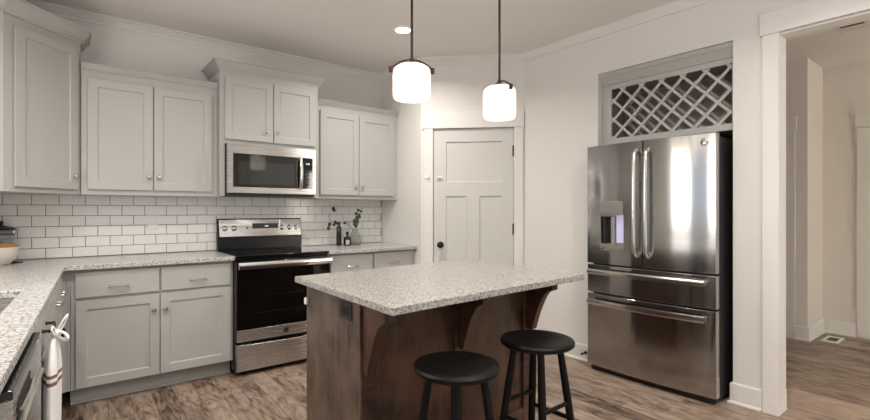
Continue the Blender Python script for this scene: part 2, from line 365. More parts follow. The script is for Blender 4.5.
def panel_door(mb, x0, x1, z0, z1, yf, openings, th=.036, rec=.010):
    """slab with recessed flat panels: openings = (x0,x1,z0,z1) list, built as stiles/rails grid"""
    xs = sorted({x0, x1}|{o[0] for o in openings}|{o[1] for o in openings}); zs = sorted({z0, z1}|{o[2] for o in openings}|{o[3] for o in openings})
    for i in range(len(xs)-1):
        for j in range(len(zs)-1):
            cx_, cz_ = (xs[i]+xs[i+1])/2, (zs[j]+zs[j+1])/2
            ins = any(o[0] < cx_ < o[1] and o[2] < cz_ < o[3] for o in openings)
            mb.box(xs[i], xs[i+1], yf+(rec if ins else 0), yf+th, zs[j], zs[j+1])
    return mb
import bmesh
def door_slab(name, x0, x1, z0, z1, yf, openings, mat, parent=None, th=.036, rec=.010, origin=None, bev=.0015):
    """one closed mesh: front face grid with recessed panels and sloped edges"""
    mb = MB(); xs = sorted({x0, x1}|{o[0] for o in openings}|{o[1] for o in openings}); zs = sorted({z0, z1}|{o[2] for o in openings}|{o[3] for o in openings})
    ins = lambda cx_, cz_: any(o[0] < cx_ < o[1] and o[2] < cz_ < o[3] for o in openings)
    for i in range(len(xs)-1):
        for j in range(len(zs)-1):
            if not ins((xs[i]+xs[i+1])/2, (zs[j]+zs[j+1])/2):
                mb.add([(xs[i], yf, zs[j]), (xs[i+1], yf, zs[j]), (xs[i+1], yf, zs[j+1]), (xs[i], yf, zs[j+1])], [(0, 1, 2, 3)])
    for o in openings:
        e = .004; a = [(o[0], yf, o[2]), (o[1], yf, o[2]), (o[1], yf, o[3]), (o[0], yf, o[3])]
        b = [(o[0]+e, yf+rec, o[2]+e), (o[1]-e, yf+rec, o[2]+e), (o[1]-e, yf+rec, o[3]-e), (o[0]+e, yf+rec, o[3]-e)]
        mb.add(a+b, [(0, 1, 5, 4), (1, 2, 6, 5), (2, 3, 7, 6), (3, 0, 4, 7), (4, 5, 6, 7)])
    # edge band: subdivided perimeter so the mesh closes
    per = [(x, z0) for x in xs]+[(x1, z) for z in zs[1:]]+[(x, z1) for x in xs[::-1][1:]]+[(x0, z) for z in zs[::-1][1:-1]]
    n = len(per)
    mb.add([(p[0], yf, p[1]) for p in per]+[(p[0], yf+th, p[1]) for p in per], [(i, (i+1) % n, n+(i+1) % n, n+i) for i in range(n)]+[tuple(range(n, 2*n))])
    org = origin if origin is not None else tuple(parent['_o'])
    ob = build(name, mb, mat, parent, org)
    bm = bmesh.new(); bm.from_mesh(ob.data); bmesh.ops.remove_doubles(bm, verts=bm.verts, dist=1e-5); bmesh.ops.recalc_face_normals(bm, faces=bm.faces); bm.to_mesh(ob.data); bm.free()
    if bev:
        b = ob.modifiers.new('bevel', 'BEVEL'); b.width = bev; b.segments = 2; b.limit_method = 'ANGLE'; b.angle_limit = math.radians(60)
    return ob

# pantry door (door_1)
d1 = door_slab('door_1', .125, .887, .012, 2.052, .004, [(.245, .781, 1.538, 1.927), (.245, .443, .25, 1.402), (.568, .781, .25, 1.402)], 'door', None, .036, .011, (0, 0, 0))
frame(d1, (0, 0, 0), DIAG); d1['kind'] = 'structure'
struct('door_knob', MB().lathe([(.031, 0), (.031, .006), (.012, .010), (.011, .030), (.022, .036), (.029, .048), (.028, .058), (.018, .067), (.001, .070)], (.191, .004, .93), (0, -1, 0), 24), 'hinge', parent=d1, smooth=True)
for z in (1.83, 1.085, .25):
    struct('door_hinge', MB().box(.880, .8895, -.006, .0035, z-.05, z+.05).cyl((.888, -.006, z-.052), (.888, -.006, z+.052), .006), 'hinge', parent=d1)
# hall doors
d2 = door_slab('door_2', .10, .925, .012, 2.05, .02, [(.24, .78, 1.53, 1.92), (.24, .45, .25, 1.4), (.57, .78, .25, 1.4)], 'door', None, .036, .011, (0, 0, 0))
d2.location = (6.25, 1.0, 0); d2.rotation_euler = (0, 0, -PI/2); d2['kind'] = 'structure'
struct('door_knob', MB().lathe([(.031, 0), (.031, .006), (.012, .010), (.011, .030), (.024, .036), (.029, .048), (.02, .062), (.001, .068)], (.165, .02, .90), (0, -1, 0), 20), 'hinge', parent=d2, smooth=True)
d3 = door_slab('door_3', .02, .87, .012, 2.05, -.012, [(.14, .75, 1.53, 1.92), (.14, .39, .25, 1.4), (.50, .75, .25, 1.4)], 'door', None, .0115, .006, (0, 0, 0))
d3.location = (5.69, 2.336, 0); d3.rotation_euler = (0, 0, -PI/2); d3['kind'] = 'structure'

# tile backsplash: grout board + individual tile faces in one mesh
struct('backsplash_grout', MB().box(-.585, XP-.001, YB-.004, YB-.0002, .915, 1.385), 'grout')
tl = MB(); W, H = .154, .0778; X0 = -.3215; Z1 = .99; g = .0034  # g: grout joint, widened to include the shade along tile edges
for k in range(-1, 5):
    z0 = max(Z1+H*k, .917)+g/2; z1 = Z1+H*(k+1)-g/2
    if k == 4: z1 = 1.3835
    st = X0+(W/2 if k % 2 else 0)
    for j in range(-3, 22):
        x0 = st+W*j+g/2; x1 = st+W*(j+1)-g/2
        x0 = max(x0, -.583); x1 = min(x1, XP-.0025)
        if x1-x0 < .008: continue
        tl.box(x0, x1, YB-.011, YB-.0042, z0, z1)
struct('backsplash_tile', tl, 'tile', bevel=.0016)

# ------------------------------------------------------------------ cabinet pieces
def knob(parent, x, y, z, mat='chrome'):
    return build('knob', MB().lathe([(.007, 0), (.006, .010), (.009, .014), (.0155, .019), (.016, .024), (.012, .029), (.001, .031)], (x, y, z), (0, -1, 0), 18), mat, parent, smooth=True)
def pull(parent, x, y, z, w_=.096, mat='chrome'):
    mb = MB()
    for sx in (-1, 1):
        mb.lathe([(.009, 0), (.006, .006), (.005, .024)], (x+sx*w_/2, y, z), (0, -1, 0), 12)
    pts = [(x-w_/2-.010, y-.024, z-.001)]+[(x+w_*(t-.5), y-.027-.005*math.sin(PI*t), z+.003*math.sin(PI*t)) for t in [i/10 for i in range(11)]]+[(x+w_/2+.010, y-.024, z-.001)]
    mb.tube(pts, .0058, 10); return build('handle', mb, mat, parent, smooth=True)
FW = .058
def cdoor(parent, x0, x1, z0, z1, yf, fw=FW, mat='cab', th=.016):
    return door_slab('door', x0, x1, z0, z1, yf, [(x0+fw, x1-fw, z0+fw, z1-fw)], mat, parent, th, .009)
def drawer(parent, x0, x1, z0, z1, yf):
    return build('drawer', MB().box(x0, x1, yf, yf+.016, z0, z1), 'cab', parent, bevel=.003)
def ccrown(parent, path, z0, h, p, mat='cab'):
    prof = [(.0005, z0), (.006, z0), (.006, z0+h*.16), (.012, z0+h*.20), (p*.45, z0+h*.42), (p*.72, z0+h*.68), (p*.86, z0+h*.84), (p, z0+h*.86), (p, z0+h), (.0005, z0+h)]
    return build('crown_moulding', MB().sweep(path, prof), mat, parent, smooth=True)

# --- corner wall cabinet
LD = .53
ang = PI/4
def w2c(x, y):                                  # world -> corner frame
    d = Vector((x+.255, y-3.635)); return (d.x*math.cos(ang)+d.y*math.sin(ang), -d.x*math.sin(ang)+d.y*math.cos(ang))
cc = thing('corner_cabinet', 'grey diagonal corner wall cabinet with a single tall door', 'cabinet', (LD/2, 0, 1.373), CORNER)
xl = -.255-.325
poly = [(0, .02), (LD, .02), w2c(.1055, YB-.012), w2c(xl, YB-.012), w2c(xl, 3.66)]
build('body', MB().prism(poly, 1.373, 2.42), 'cab', cc, bevel=.002)
dd = cdoor(cc, .058, LD-.04, 1.405, 2.372, 0.0)
knob(dd, LD-.074, 0, 1.49, 'chrome')
q0 = w2c(xl, 3.66); q1 = w2c(.1055, YB-.016)
ccrown(cc, [q0, (0, .02), (LD, .02), q1][::1], 2.4205, .092, .06)

# --- wall cabinet left of the microwave
def wall_cab(label, x0, x1, yb, z0, z1, doors, crown_h, crown_p, path, fw=FW, knobs=()):
    t = thing('wall_cabinet', label, 'cabinet', ((x0+x1)/2, yb, z0))
    build('body', MB().box(x0, x1, yb, YB-.012 if z0 < 1.5 else YB-.001, z0, z1), 'cab', t, bevel=.0015)
    for (a, b, c, d), (kx, kz) in zip(doors, knobs):
        o = cdoor(t, a, b, c, d, yb-.0195, fw); knob(o, kx, yb-.0195, kz)
    ccrown(t, path, z1+.0005, crown_h, crown_p); return t
wall_cab('grey two-door wall cabinet between corner cabinet and microwave', .107, .996, 4.0095, 1.373, 2.243,
         [(.143, .540, 1.41, 2.187), (.547, .953, 1.41, 2.187)], .045, .032, [(.107, 4.0095), (.996, 4.0095)], knobs=[(.511, 1.508), (.577, 1.508)])
wall_cab('grey two-door wall cabinet right of the microwave, beside pantry wall', 1.849, XP-.002, 4.0095, 1.373, 2.243,
         [(1.893, 2.299, 1.41, 2.195), (2.306, 2.712, 1.41, 2.195)], .045, .04, [(1.849, 4.0095), (XP-.002, 4.0095)], knobs=[(2.263, 1.496), (2.336, 1.496)])
# --- raised cabinet over the microwave, its sides run down past the microwave
TY = 3.94
t = thing('wall_cabinet', 'short raised grey two-door wall cabinet above the microwave', 'cabinet', (1.42, TY, 1.82))
build('body', MB().box(.999, 1.845, TY, YB-.001, 1.806, 2.389).box(.999, 1.0365, TY, YB-.0125, 1.378, 1.8055).box(1.789, 1.845, TY, YB-.0125, 1.378, 1.8055), 'cab', t, bevel=.0015)
for a, b, kx in [(1.035, 1.424, 1.394-.035), (1.431, 1.812, 1.431+.04)]:
    o = cdoor(t, a, b, 1.838, 2.338, TY-.0195, .055); knob(o, kx+(.008 if kx < 1.4 else -.012), TY-.0195, 1.925)
ccrown(t, [(.999, YB-.002), (.999, TY), (1.845, TY), (1.845, YB-.002)], 2.3895, .072, .056)

# --- base cabinets on the range wall
def base_cab(label, x0, x1, fronts, yf=3.69, zt=.882, kick=3.79, back=YB-.002, kside=0):
    t = thing('base_cabinet', label, 'cabinet', ((x0+x1)/2, yf, 0))
    build('body', MB().box(x0, x1, yf+.0195, back, .114, zt), 'cab', t, bevel=.0015)
    build('toe_kick', MB().box(x0, x1-kside, kick, back, .001, .1135).box(x0, x1-kside, kick-.012, kick-.0002, .001, .02), 'cab', t)
    for f in fronts:
        if f[0] == 'drawer':
            o = drawer(t, *f[1:5], yf); pull(o, (f[1]+f[2])/2, yf, (f[3]+f[4])/2-.02)
        else:
            o = cdoor(t, *f[1:5], yf); knob(o, f[5], yf, f[6])
    return t
base_cab('grey base cabinet left of the range, two drawers over two doors', .045, 1.034,
         [('drawer', .067, .536, .700, .862), ('drawer', .551, 1.014, .700, .862), ('door', .070, .538, .124, .680, .503, .575), ('door', .545, 1.014, .124, .680, .574, .575)])
base_cab('grey base cabinet right of the range, behind the island', 1.806, XP-.002,
         [('drawer', 1.846, 2.272, .700, .866), ('drawer', 2.292, 2.722, .700, .866), ('door', 1.846, 2.279, .124, .680, 2.244, .575), ('door', 2.286, 2.722, .124, .680, 2.322, .575)])
# --- sink run (left); local x along the run, y into the wall
FY = .172
t = thing('sink_cabinet', 'grey sink base cabinet beyond the dishwasher with two doors', 'cabinet', (2.36, FY, 0), LEFT)
build('body', MB().box(1.93, 2.80, FY+.0195, .215, .114, .882).box(1.93, 2.80, .215, -XL0-.002, .114, .66), 'cab', t, bevel=.0015)
build('toe_kick', MB().box(1.93, 2.80, FY+.10, -XL0-.002, .001, .1135), 'cab', t)
ff = build('false_front', MB().box(1.95, 2.785, FY, FY+.019, .70, .862), 'cab', t, bevel=.003)
pull(ff, 2.36, FY, .80, .16, 'iron')
for a, b, kx in [(1.95, 2.364, 2.33), (2.371, 2.785, 2.405)]:
    o = cdoor(t, a, b, .124, .680, FY); knob(o, kx, FY, .575, 'bronze')
t = thing('drawer_cabinet', 'grey base cabinet in the inner corner with two small drawers', 'cabinet', (3.2, FY, 0), LEFT)
build('body', MB().box(2.803, 3.56, FY+.0195, -XL0-.002, .114, .882), 'cab', t, bevel=.0015)
build('toe_kick', MB().box(2.803, 3.56, FY+.10, -XL0-.002, .001, .1135), 'cab', t)
for a, b in [(2.82, 3.17), (3.185, 3.50)]:
    o = drawer(t, a, b, .70, .862, FY); pull(o, (a+b)/2+.05, FY, .78, .096, 'chrome')
    o = cdoor(t, a, b, .124, .680, FY, .05); knob(o, b-.04 if a < 3 else a+.04, FY, .60, 'iron')
t = thing('corner_filler', 'narrow grey filler panel closing the inner base corner', 'panel', (0, 3.70, 0))
build('body', MB().prism([(-.06, 3.66), (.020, 3.7095), (.0435, 3.7095), (.0435, 3.78), (-.06, 3.78)], .114, .882), 'cab', t)

# --- worktops
ct = MB(); T0, T1 = .8825, .914
def seg(a, b, n=1): return [(a[0]+(b[0]-a[0])*i/n, a[1]+(b[1]-a[1])*i/n) for i in range(n)]
SN0, SN1, SS0, SS1 = -.68, -.268, 1.95, 2.665       # sink cut-out in run coordinates (n, s)
ic = (.016, 3.655)
ex0 = runw(XL0+.002, .35); ex1 = runw(-.161, .35)
ey = runw(XL0+.002, (YB-.013-XL0*s_)/c_)
P_out = [ex1, ic, (1.034, 3.655), (1.034, YB-.012), (ey[0], YB-.012), ex0]
P_hole = [runw(SN1, SS0), runw(SN1, SS1), runw(SN0, SS1), runw(SN0, SS0)]
def slab_with_hole(out, hole, z0, z1):
    mb = MB(); a = [Vector(p) for p in out]
    A = lambda p, z: (p[0], p[1], z)
    on = lambda s: runw(-.161, s); wl = lambda s: runw(XL0+.002, s)
    polys = [[out[0], on(SS0), hole[0], hole[3], wl(SS0), out[5]],
             [on(SS0), on(SS1), hole[1], hole[0]], [hole[3], hole[2], wl(SS1), wl(SS0)],
             [on(SS1), out[1], out[2], out[3], out[4], wl(SS1), hole[2], hole[1]]]
    for p in polys:
        n = len(p); mb.add([A(q, z1) for q in p], [tuple(range(n))]); mb.add([A(q, z0) for q in p], [tuple(range(n))])
    ring = [out[0], on(SS0), on(SS1), out[1], out[2], out[3], out[4], wl(SS1), wl(SS0), out[5]]
    for r in (ring, hole):
        n = len(r); mb.add([A(q, z0) for q in r]+[A(q, z1) for q in r], [(i, (i+1) % n, n+(i+1) % n, n+i) for i in range(n)])
    return mb
def weld(o):
    bm = bmesh.new(); bm.from_mesh(o.data); bmesh.ops.remove_doubles(bm, verts=bm.verts, dist=1e-4); bmesh.ops.recalc_face_normals(bm, faces=bm.faces); bm.to_mesh(o.data); bm.free(); return o
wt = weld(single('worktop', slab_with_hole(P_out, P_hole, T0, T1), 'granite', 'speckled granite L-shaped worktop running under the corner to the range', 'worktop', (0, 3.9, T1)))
bv = wt.modifiers.new('bevel', 'BEVEL'); bv.width = .004; bv.segments = 2; bv.limit_method = 'ANGLE'; bv.angle_limit = math.radians(50)
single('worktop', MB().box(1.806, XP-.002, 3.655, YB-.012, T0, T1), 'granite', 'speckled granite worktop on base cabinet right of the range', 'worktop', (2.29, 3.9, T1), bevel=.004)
# --- sink
def runv(n, s, z): q = runw(n, s); return (q[0], q[1], z)
sk = thing('sink', 'stainless steel undermount sink basin set in the granite worktop', 'sink', runv((SN0+SN1)/2, 2.3, .70))
mb = MB(); n0, n1, s0, s1 = SN0-.004, SN1+.004, SS0-.004, SS1+.004; zt, zb = .882, .69
o_ = [(n0, s0), (n1, s0), (n1, s1), (n0, s1)]; i_ = [(n0+.012, s0+.012), (n1-.012, s0+.012), (n1-.012, s1-.012), (n0+.012, s1-.012)]
mb.add([runv(a, b, zt) for a, b in o_]+[runv(a, b, zt) for a, b in i_]+[runv(a, b, zb) for a, b in i_]+[runv(a, b, zb-.012) for a, b in o_],
       [(i, (i+1) % 4, 4+(i+1) % 4, 4+i) for i in range(4)]+[(4+i, 4+(i+1) % 4, 8+(i+1) % 4, 8+i) for i in range(4)]+[(8, 9, 10, 11)]+[(i, (i+1) % 4, 12+(i+1) % 4, 12+i) for i in range(4)]+[(12, 13, 14, 15)])
build('basin', mb, 'steel', sk)
build('drain', MB().lathe([(.001, 0), (.045, 0), (.045, .003), (.001, .003)], runv(-.47, 2.3, .6905), (0, 0, 1), 20, cap=False), 'chrome', sk, smooth=True)

# --- dishwasher
dw = thing('dishwasher', 'stainless dishwasher under the worktop with black top control strip', 'dishwasher', (1.625, .147, 0), LEFT)
x0, x1 = 1.325, 1.925
build('body', MB().box(x0+.005, x1-.005, .19, -XL0-.03, .10, .872), 'darkgrey', dw)
build('door_panel', MB().box(x0, x1, .147, .188, .115, .852), 'steel', dw, bevel=.003)
build('control_strip', MB().box(x0, x1, .148, .187, .8525, .872), 'blackglass', dw, bevel=.002)
build('handle_lip', MB().prism([(.1465, .748), (.138, .754), (.138, .762), (.1465, .764)], x0+.02, x1-.02, 'yz'), 'chromed', dw)
pk = build('pocket_handle', MB().box(x0+.05, x0+.30, .1455, .1468, .775, .832), 'blackmatte', dw, bevel=.0005)
build('pocket_bar', MB().tube([(x0+.06, .139, .812), (x0+.18, .136, .812), (x0+.29, .139, .812)], .0045, 10), 'chromed', pk, smooth=True)
build('kick_plate', MB().box(x0, x1, .26, .30, .001, .098), 'blackmatte', dw)
t = base_cab
bc = thing('base_cabinet', 'grey base cabinet in the near left corner before the dishwasher', 'cabinet', (.83, FY, 0), LEFT)
build('body', MB().box(.36, 1.32, FY+.0195, -XL0-.002, .114, .882), 'cab', bc)
build('toe_kick', MB().box(.36, 1.32, FY+.10, -XL0-.002, .001, .1135), 'cab', bc)
for a, b, kx in [(.375, .835, .80), (.845, 1.305, .88)]:
    o = drawer(bc, a, b, .70, .862, FY); pull(o, (a+b)/2, FY, .78)
    o = cdoor(bc, a, b, .124, .680, FY); knob(o, kx, FY, .575)
# white towel tied in a bow on the false-front pull
tw = thing('dish_towel', 'white kitchen towel tied in a bow on the sink cabinet pull', 'towel', (2.30, .14, .30), LEFT)
mb = MB(); N, K = 26, 40; vs = []
for i in range(N+1):
    f = i/N; z = .770-.47*f; g_ = min(f/.22, 1)**.7
    hx = .022+(.088+.02*f)*g_; hy = .012+.013*g_; yc = .140+.0015*f
    for j in range(K):
        a_ = 2*PI*j/K; pl = 1+.16*math.sin(7*a_+1.5*f)*(1-.4*f)
        vs.append((2.30+hx*math.cos(a_), yc+hy*math.sin(a_)*pl, z))
mb.add(vs, [(i*K+j, i*K+(j+1) % K, (i+1)*K+(j+1) % K, (i+1)*K+j) for i in range(N) for j in range(K)]+[tuple(range(K))[::-1], tuple(range(N*K, N*K+K))])
build('hanging_cloth', mb, 'towel', tw, smooth=True)
def loop(cx_, cy_, cz_, dx, dy, dz, wd):
    n = 18; vs = []
    for i in range(n+1):
        a_ = 2*PI*i/n; u_ = (1-math.cos(a_))/2; v_ = math.sin(a_)*.016
        px_, py_, pz_ = cx_+dx*u_, cy_+dy*u_, cz_+dz*u_+v_
        w_ = wd*(.45+.55*u_)
        vs += [(px_-w_, py_, pz_), (px_+w_, py_, pz_)]
    m_ = MB(); m_.add(vs, [(2*i, 2*i+1, 2*i+3, 2*i+2) for i in range(n)]); return m_
for args in [(2.30, .128, .788, .03, -.034, .055, .02), (2.30, .128, .782, -.05, -.040, -.012, .02), (2.30, .130, .785, -.07, .012, .030, .018)]:
    lo = build('bow_loop', loop(*args), 'towel', tw, smooth=True); sd = lo.modifiers.new('solid', 'SOLIDIFY'); sd.thickness = .005
build('knot', MB().ball((2.30, .128, .782), .018, 1.2, .8, 1.0), 'towel', tw, smooth=True)
# ------------------------------------------------------------------ range
RX0, RX1 = 1.038, 1.802
rg = thing('range', 'stainless steel electric range with black glass oven door', 'stove', (1.42, 3.66, 0))
build('body', MB().box(RX0, RX1, 3.665, YB-.03, .03, .900).box(RX0+.03, RX0+.07, 3.75, 3.79, .001, .031).box(RX1-.07, RX1-.03, 3.75, 3.79, .001, .031), 'black', rg, bevel=.002)
build('cooktop', MB().box(RX0-.003, RX1+.003, 3.632, YB-.07, .9005, .917), 'blackglass', rg, bevel=.003)
bp_ = MB().prism([(4.235, .9175), (4.28, .9175), (4.28, 1.19), (4.262, 1.19), (4.238, 1.03)], RX0+.018, RX1+.014, 'yz')
build('backguard', bp_, 'black', rg, bevel=.004)
def py(z): return 4.238+(z-1.03)*(.024/.16)-.0085
pan = MB().prism([(py(1.032), 1.032), (py(1.032)+.0075, 1.032), (py(1.182)+.0075, 1.182), (py(1.182), 1.182)], RX0+.032, RX1+.006, 'yz')
cp = build('control_panel', pan, 'steel', rg, bevel=.003)
for kx, nm in [(1.115, 0), (1.192, 0), (1.622, 0), (1.694, 0), (1.762, 0)]:
    z = 1.105; y = py(z)
    build('burner_knob', MB().lathe([(.024, 0), (.024, .004), (.0195, .008), (.018, .024), (.014, .027), (.001, .028)], (kx, y-.0003, z), (0, -1, .15), 20).box(kx-.0035, kx+.0035, y-.034, y-.024, z-.013, z+.019), 'chrome', cp, smooth=True)
z = 1.108
build('oven_button', MB().lathe([(.008, 0), (.008, .003), (.001, .004)], (1.305, py(z)-.0003, z), (0, -1, 0), 14), 'blackmatte', cp)
disp = build('display', MB().box(1.352, 1.585, py(1.14)-.006, py(1.14)+.004, 1.078, 1.146), 'blackglass', cp)
tm = text_mesh('1:41', .021).map(lambda x, y, z: (x+1.478, y+py(1.14)-.0072, z+1.121))
build('clock_digits', tm, 'digits', disp)
build('trim_strip', MB().box(1.592, 1.604, py(1.11)-.006, py(1.11)+.004, 1.036, 1.178), 'chromed', cp)
od = build('oven_door', MB().box(RX0, RX1, 3.622, 3.664, .262, .868), 'blackglass', rg, bevel=.003)
build('door_trim', MB().box(RX0+.001, RX1-.001, 3.618, 3.6215, .264, .352), 'steel', od, bevel=.001)
bd = build('badge', MB().box(1.420-.016, 1.420+.016, 3.6155, 3.6178, .293, .325), 'blackglass', od)
build('badge_letters', text_mesh('GE', .018).map(lambda x, y, z: (x+1.42, y+3.615, z+.309)), 'chrome', bd)
hb = MB(); n = 14
for i in range(n+1):
    t_ = i/n; x = RX0+.002+(RX1-RX0-.004)*t_; yy = 3.575-.012*math.sin(PI*t_)
    hb.add([(x, yy-.010, .820), (x, yy-.015, .844), (x, yy-.008, .868), (x, yy+.006, .870), (x, yy+.008, .844), (x, yy+.006, .818)], [])
for i in range(n):
    for j in range(6): hb.f.append((i*6+j, i*6+(j+1) % 6, (i+1)*6+(j+1) % 6, (i+1)*6+j))
hb.f += [(0, 1, 2, 3, 4, 5), tuple(range(n*6, n*6+6))[::-1]]
for x in (RX0+.03, RX1-.03): hb.box(x-.014, x+.014, 3.574, 3.6215, .836, .858)
build('door_handle', hb, 'chromed', od, smooth=True)
for z in (.47, .60): build('oven_rack_line', MB().box(RX0+.13, RX1-.10, 3.6209, 3.6219, z, z+.004), 'mwglass', od)
dr = MB(); n = 12
top = lambda t_: .244-.014*math.sin(PI*t_)
pts = [(RX0, .040)]+[(RX1, .040)]+[(RX1+(RX0-RX1)*i/n, top(i/n)) for i in range(n+1)]
dr.prism(pts, 3.622, 3.664, 'xz')
build('storage_drawer', dr, 'steel', rg, bevel=.003)

# ------------------------------------------------------------------ microwave
MX0, MX1, MY, MZ0, MZ1 = 1.0385, 1.7865, 3.862, 1.396, 1.800
mw = thing('microwave', 'stainless over-the-range microwave with dark window', 'microwave', (1.4, MY, MZ0))
build('body', MB().box(MX0, MX1, MY+.028, YB-.014, MZ0, MZ1), 'darkgrey', mw, bevel=.002)
fr_ = MB(); gx0, gx1, gz0, gz1 = MX0+.040, MX1-.03, MZ0+.055, MZ1-.078
for a in [(MX0, MX1, MZ0+.008, gz0), (MX0, MX1, gz1, MZ1), (MX0, gx0, gz0, gz1), (gx1, MX1, gz0, gz1)]: fr_.box(a[0], a[1], MY, MY+.0275, a[2], a[3])
build('front_frame', fr_, 'steel', mw)
sx = MX1-.134
wdw = build('window_panel', MB().box(gx0+.0005, sx, MY+.003, MY+.027, gz0+.0005, gz1-.0005), 'blackglass', mw, bevel=.001)
build('window_glass', MB().box(gx0+.045, sx-.065, MY+.0024, MY+.0029, gz0+.024, gz1-.062), 'mwglass', wdw)
kp = build('keypad_panel', MB().box(sx+.001, gx1-.0005, MY+.003, MY+.027, gz0+.0005, gz1-.0005), 'blackglass', mw, bevel=.001)
build('clock_digits', text_mesh('1:41', .022).map(lambda x, y, z: (x+sx+.06, y+MY+.0022, z+gz1-.052)), 'digits', kp)
bt = MB()
for i in range(3):
    for j in range(5): bt.box(sx+.032+i*.017, sx+.043+i*.017, MY+.0022, MY+.0029, gz0+.03+j*.027, gz0+.042+j*.027)
build('keypad_buttons', bt, 'darkgrey', kp)
hp = [(sx-.012, MY-.002+(-.034)*math.sin(PI*t_)**.6, gz0-.002+(gz1-gz0+.004)*t_) for t_ in [i/14 for i in range(15)]]
build('door_handle', MB().tube(hp, .015, 12), 'chromed', mw, smooth=True)
build('vent_underside', MB().box(MX0+.01, MX1-.01, MY+.012, YB-.03, MZ0-.012, MZ0-.0005), 'blackmatte', mw)

# ------------------------------------------------------------------ island (slightly skewed to the room, authored 1.328 x .976)
ex = Vector((1.325, .088)); ey_ = Vector((.040, .975))
def isl(x, y, z): return (.928+ex.x*x/1.328+ey_.x*y/.976, 1.376+ex.y*x/1.328+ey_.y*y/.976, z)
IO = isl(.664, .5, 0)
t = MB().box(0, 1.328, 0, .976, .8825, .914).map(isl)
single('island_worktop', t, 'granite_island', 'speckled granite slab on top of the dark wood island', 'worktop', isl(.664, .5, .914), bevel=.004)
il = thing('kitchen_island', 'dark brown wooden kitchen island with curved brackets below its granite top', 'island', IO)
bx0, bx1, by0, by1 = .062, 1.262, .345, .925
build('body', MB().box(bx0, bx1, by0, by1, .09, .882).box(bx0+.05, bx1-.0, by0+.0, by1-.06, .001, .0895).map(isl), 'espresso', il, bevel=.002)
# end panel frame on the left side: same wood, sheen put into a lighter colour
build('side_panel', MB().box(bx0-.014, bx0-.0005, by0-.014, by1, .001, .882).map(isl), 'espresso_lit', il, bevel=.002)
# knee wall: stiles, rails, recessed panels between brackets
kw = MB(); y0, y1 = by0-.016, by0-.0005
mid = (bx0+bx1)/2
for a, b in [(bx0, bx0+.075), (mid-.045, mid+.045), (bx1-.075, bx1)]: kw.box(a, b, y0, y1, .001, .882)
for a, b in [(bx0+.0755, mid-.0455), (mid+.0455, bx1-.0755)]:
    kw.box(a, b, y0, y1, .001, .11); kw.box(a, b, y0, y1, .80, .882)
build('knee_panel_frame', kw.map(isl), 'espressox', il, bevel=.002)
def corbel(xc):
    top, hgt = .182, .318; zt = .8815; yb = y0-.0005; n = 14
    pts = [(yb, zt), (yb-top, zt), (yb-top, zt-.064), (yb-top+.012, zt-.070)]
    for i in range(1, n+1):
        a = i/n; pts.append((yb-top+.012+(top-.012-.045)*a**.56, zt-.070-(hgt-.099)*a))
    pts += [(yb-.040, zt-hgt+.010), (yb-.028, zt-hgt), (yb-.012, zt-hgt+.004), (yb, zt-hgt+.012)]
    ob = build('bracket', MB().prism(pts, xc-.024, xc+.024, 'yz').map(isl), 'espresso', il, bevel=.003)
    fp = [(p[0]-.0, p[1]) for p in pts[3:3+n+1]]
    build('bracket_cap', MB().box(xc-.028, xc+.028, yb-top-.006, yb-top-.0005, zt-.066, zt-.002).box(xc-.014, xc+.014, yb-top-.010, yb-top-.0062, zt-.054, zt-.026).map(isl), 'espressox', ob, bevel=.002)
    return ob
for xc in (bx0+.022, mid, bx1-.022): corbel(xc)
# brown outlet on the end of the island, white child latch on its far corner
ol = thing('power_outlet', 'dark brown outlet plate on the end panel of the island', 'outlet', isl(bx0-.014, .44, .76))
oy = .462; zc_ = .818
build('plate', MB().box(bx0-.019, bx0-.0145, oy-.060, oy+.060, zc_-.038, zc_+.038).map(isl), 'brownplate', ol, bevel=.002)
build('socket', MB().box(bx0-.022, bx0-.0192, oy-.038, oy-.005, zc_-.018, zc_+.018).box(bx0-.022, bx0-.0192, oy+.005, oy+.038, zc_-.018, zc_+.018).map(isl), 'blackmatte', ol, bevel=.001)
single('cabinet_latch', MB().box(bx0-.032, bx0-.0145, by1-.032, by1-.004, .772, .808).map(isl), 'white', 'small white plastic latch on the far edge of the island end', 'latch', isl(bx0-.02, by1-.02, .772), bevel=.005)

# ------------------------------------------------------------------ stools
def stool(label, x, y, rot, zs=.686):
    t = thing('bar_stool', label, 'stool', (x, y, 0), WORLD, 'black stools at the island')
    r = .163
    build('seat', MB().lathe([(.001, zs-.034), (.11, zs-.034), (r-.012, zs-.030), (r, zs-.020), (r+.001, zs-.010), (r-.004, zs-.002), (r-.012, zs), (.12, zs-.003), (.06, zs-.007), (.001, zs-.008)], (x, y, 0), (0, 0, 1), 48, cap=False), 'stool', t, smooth=True)
    L = []
    for k in range(4):
        a = rot+k*PI/2; d = (math.cos(a), math.sin(a))
        top = Vector((x+d[0]*.100, y+d[1]*.100, zs-.0345)); bot = Vector((x+d[0]*.195, y+d[1]*.195, .0)); L.append((top, bot))
        build('leg', MB().lathe([(.014, 0), (.0165, .25), (.0175, .45), (.015, (top-bot).length)], bot+Vector((0, 0, .001)), top-bot, 14).map(lambda px, py_, pz: (px, py_, min(max(pz, .001), zs-.0345))), 'stool', t, smooth=True)
    for k, z in [(0, .40), (2, .40), (1, .33), (3, .33)]:
        f = lambda p: p[1]+(p[0]-p[1])*(z/(zs-.0345))
        build('stretcher', MB().tube([f(L[k]), f(L[(k+1) % 4])], .0095, 10), 'stool', t, smooth=True)
stool('round black wooden stool nearer the camera, left of the pair', 1.172, 1.306, math.radians(50))
stool('round black wooden stool on the right, closer to the fridge', 1.690, 1.341, math.radians(47.5))

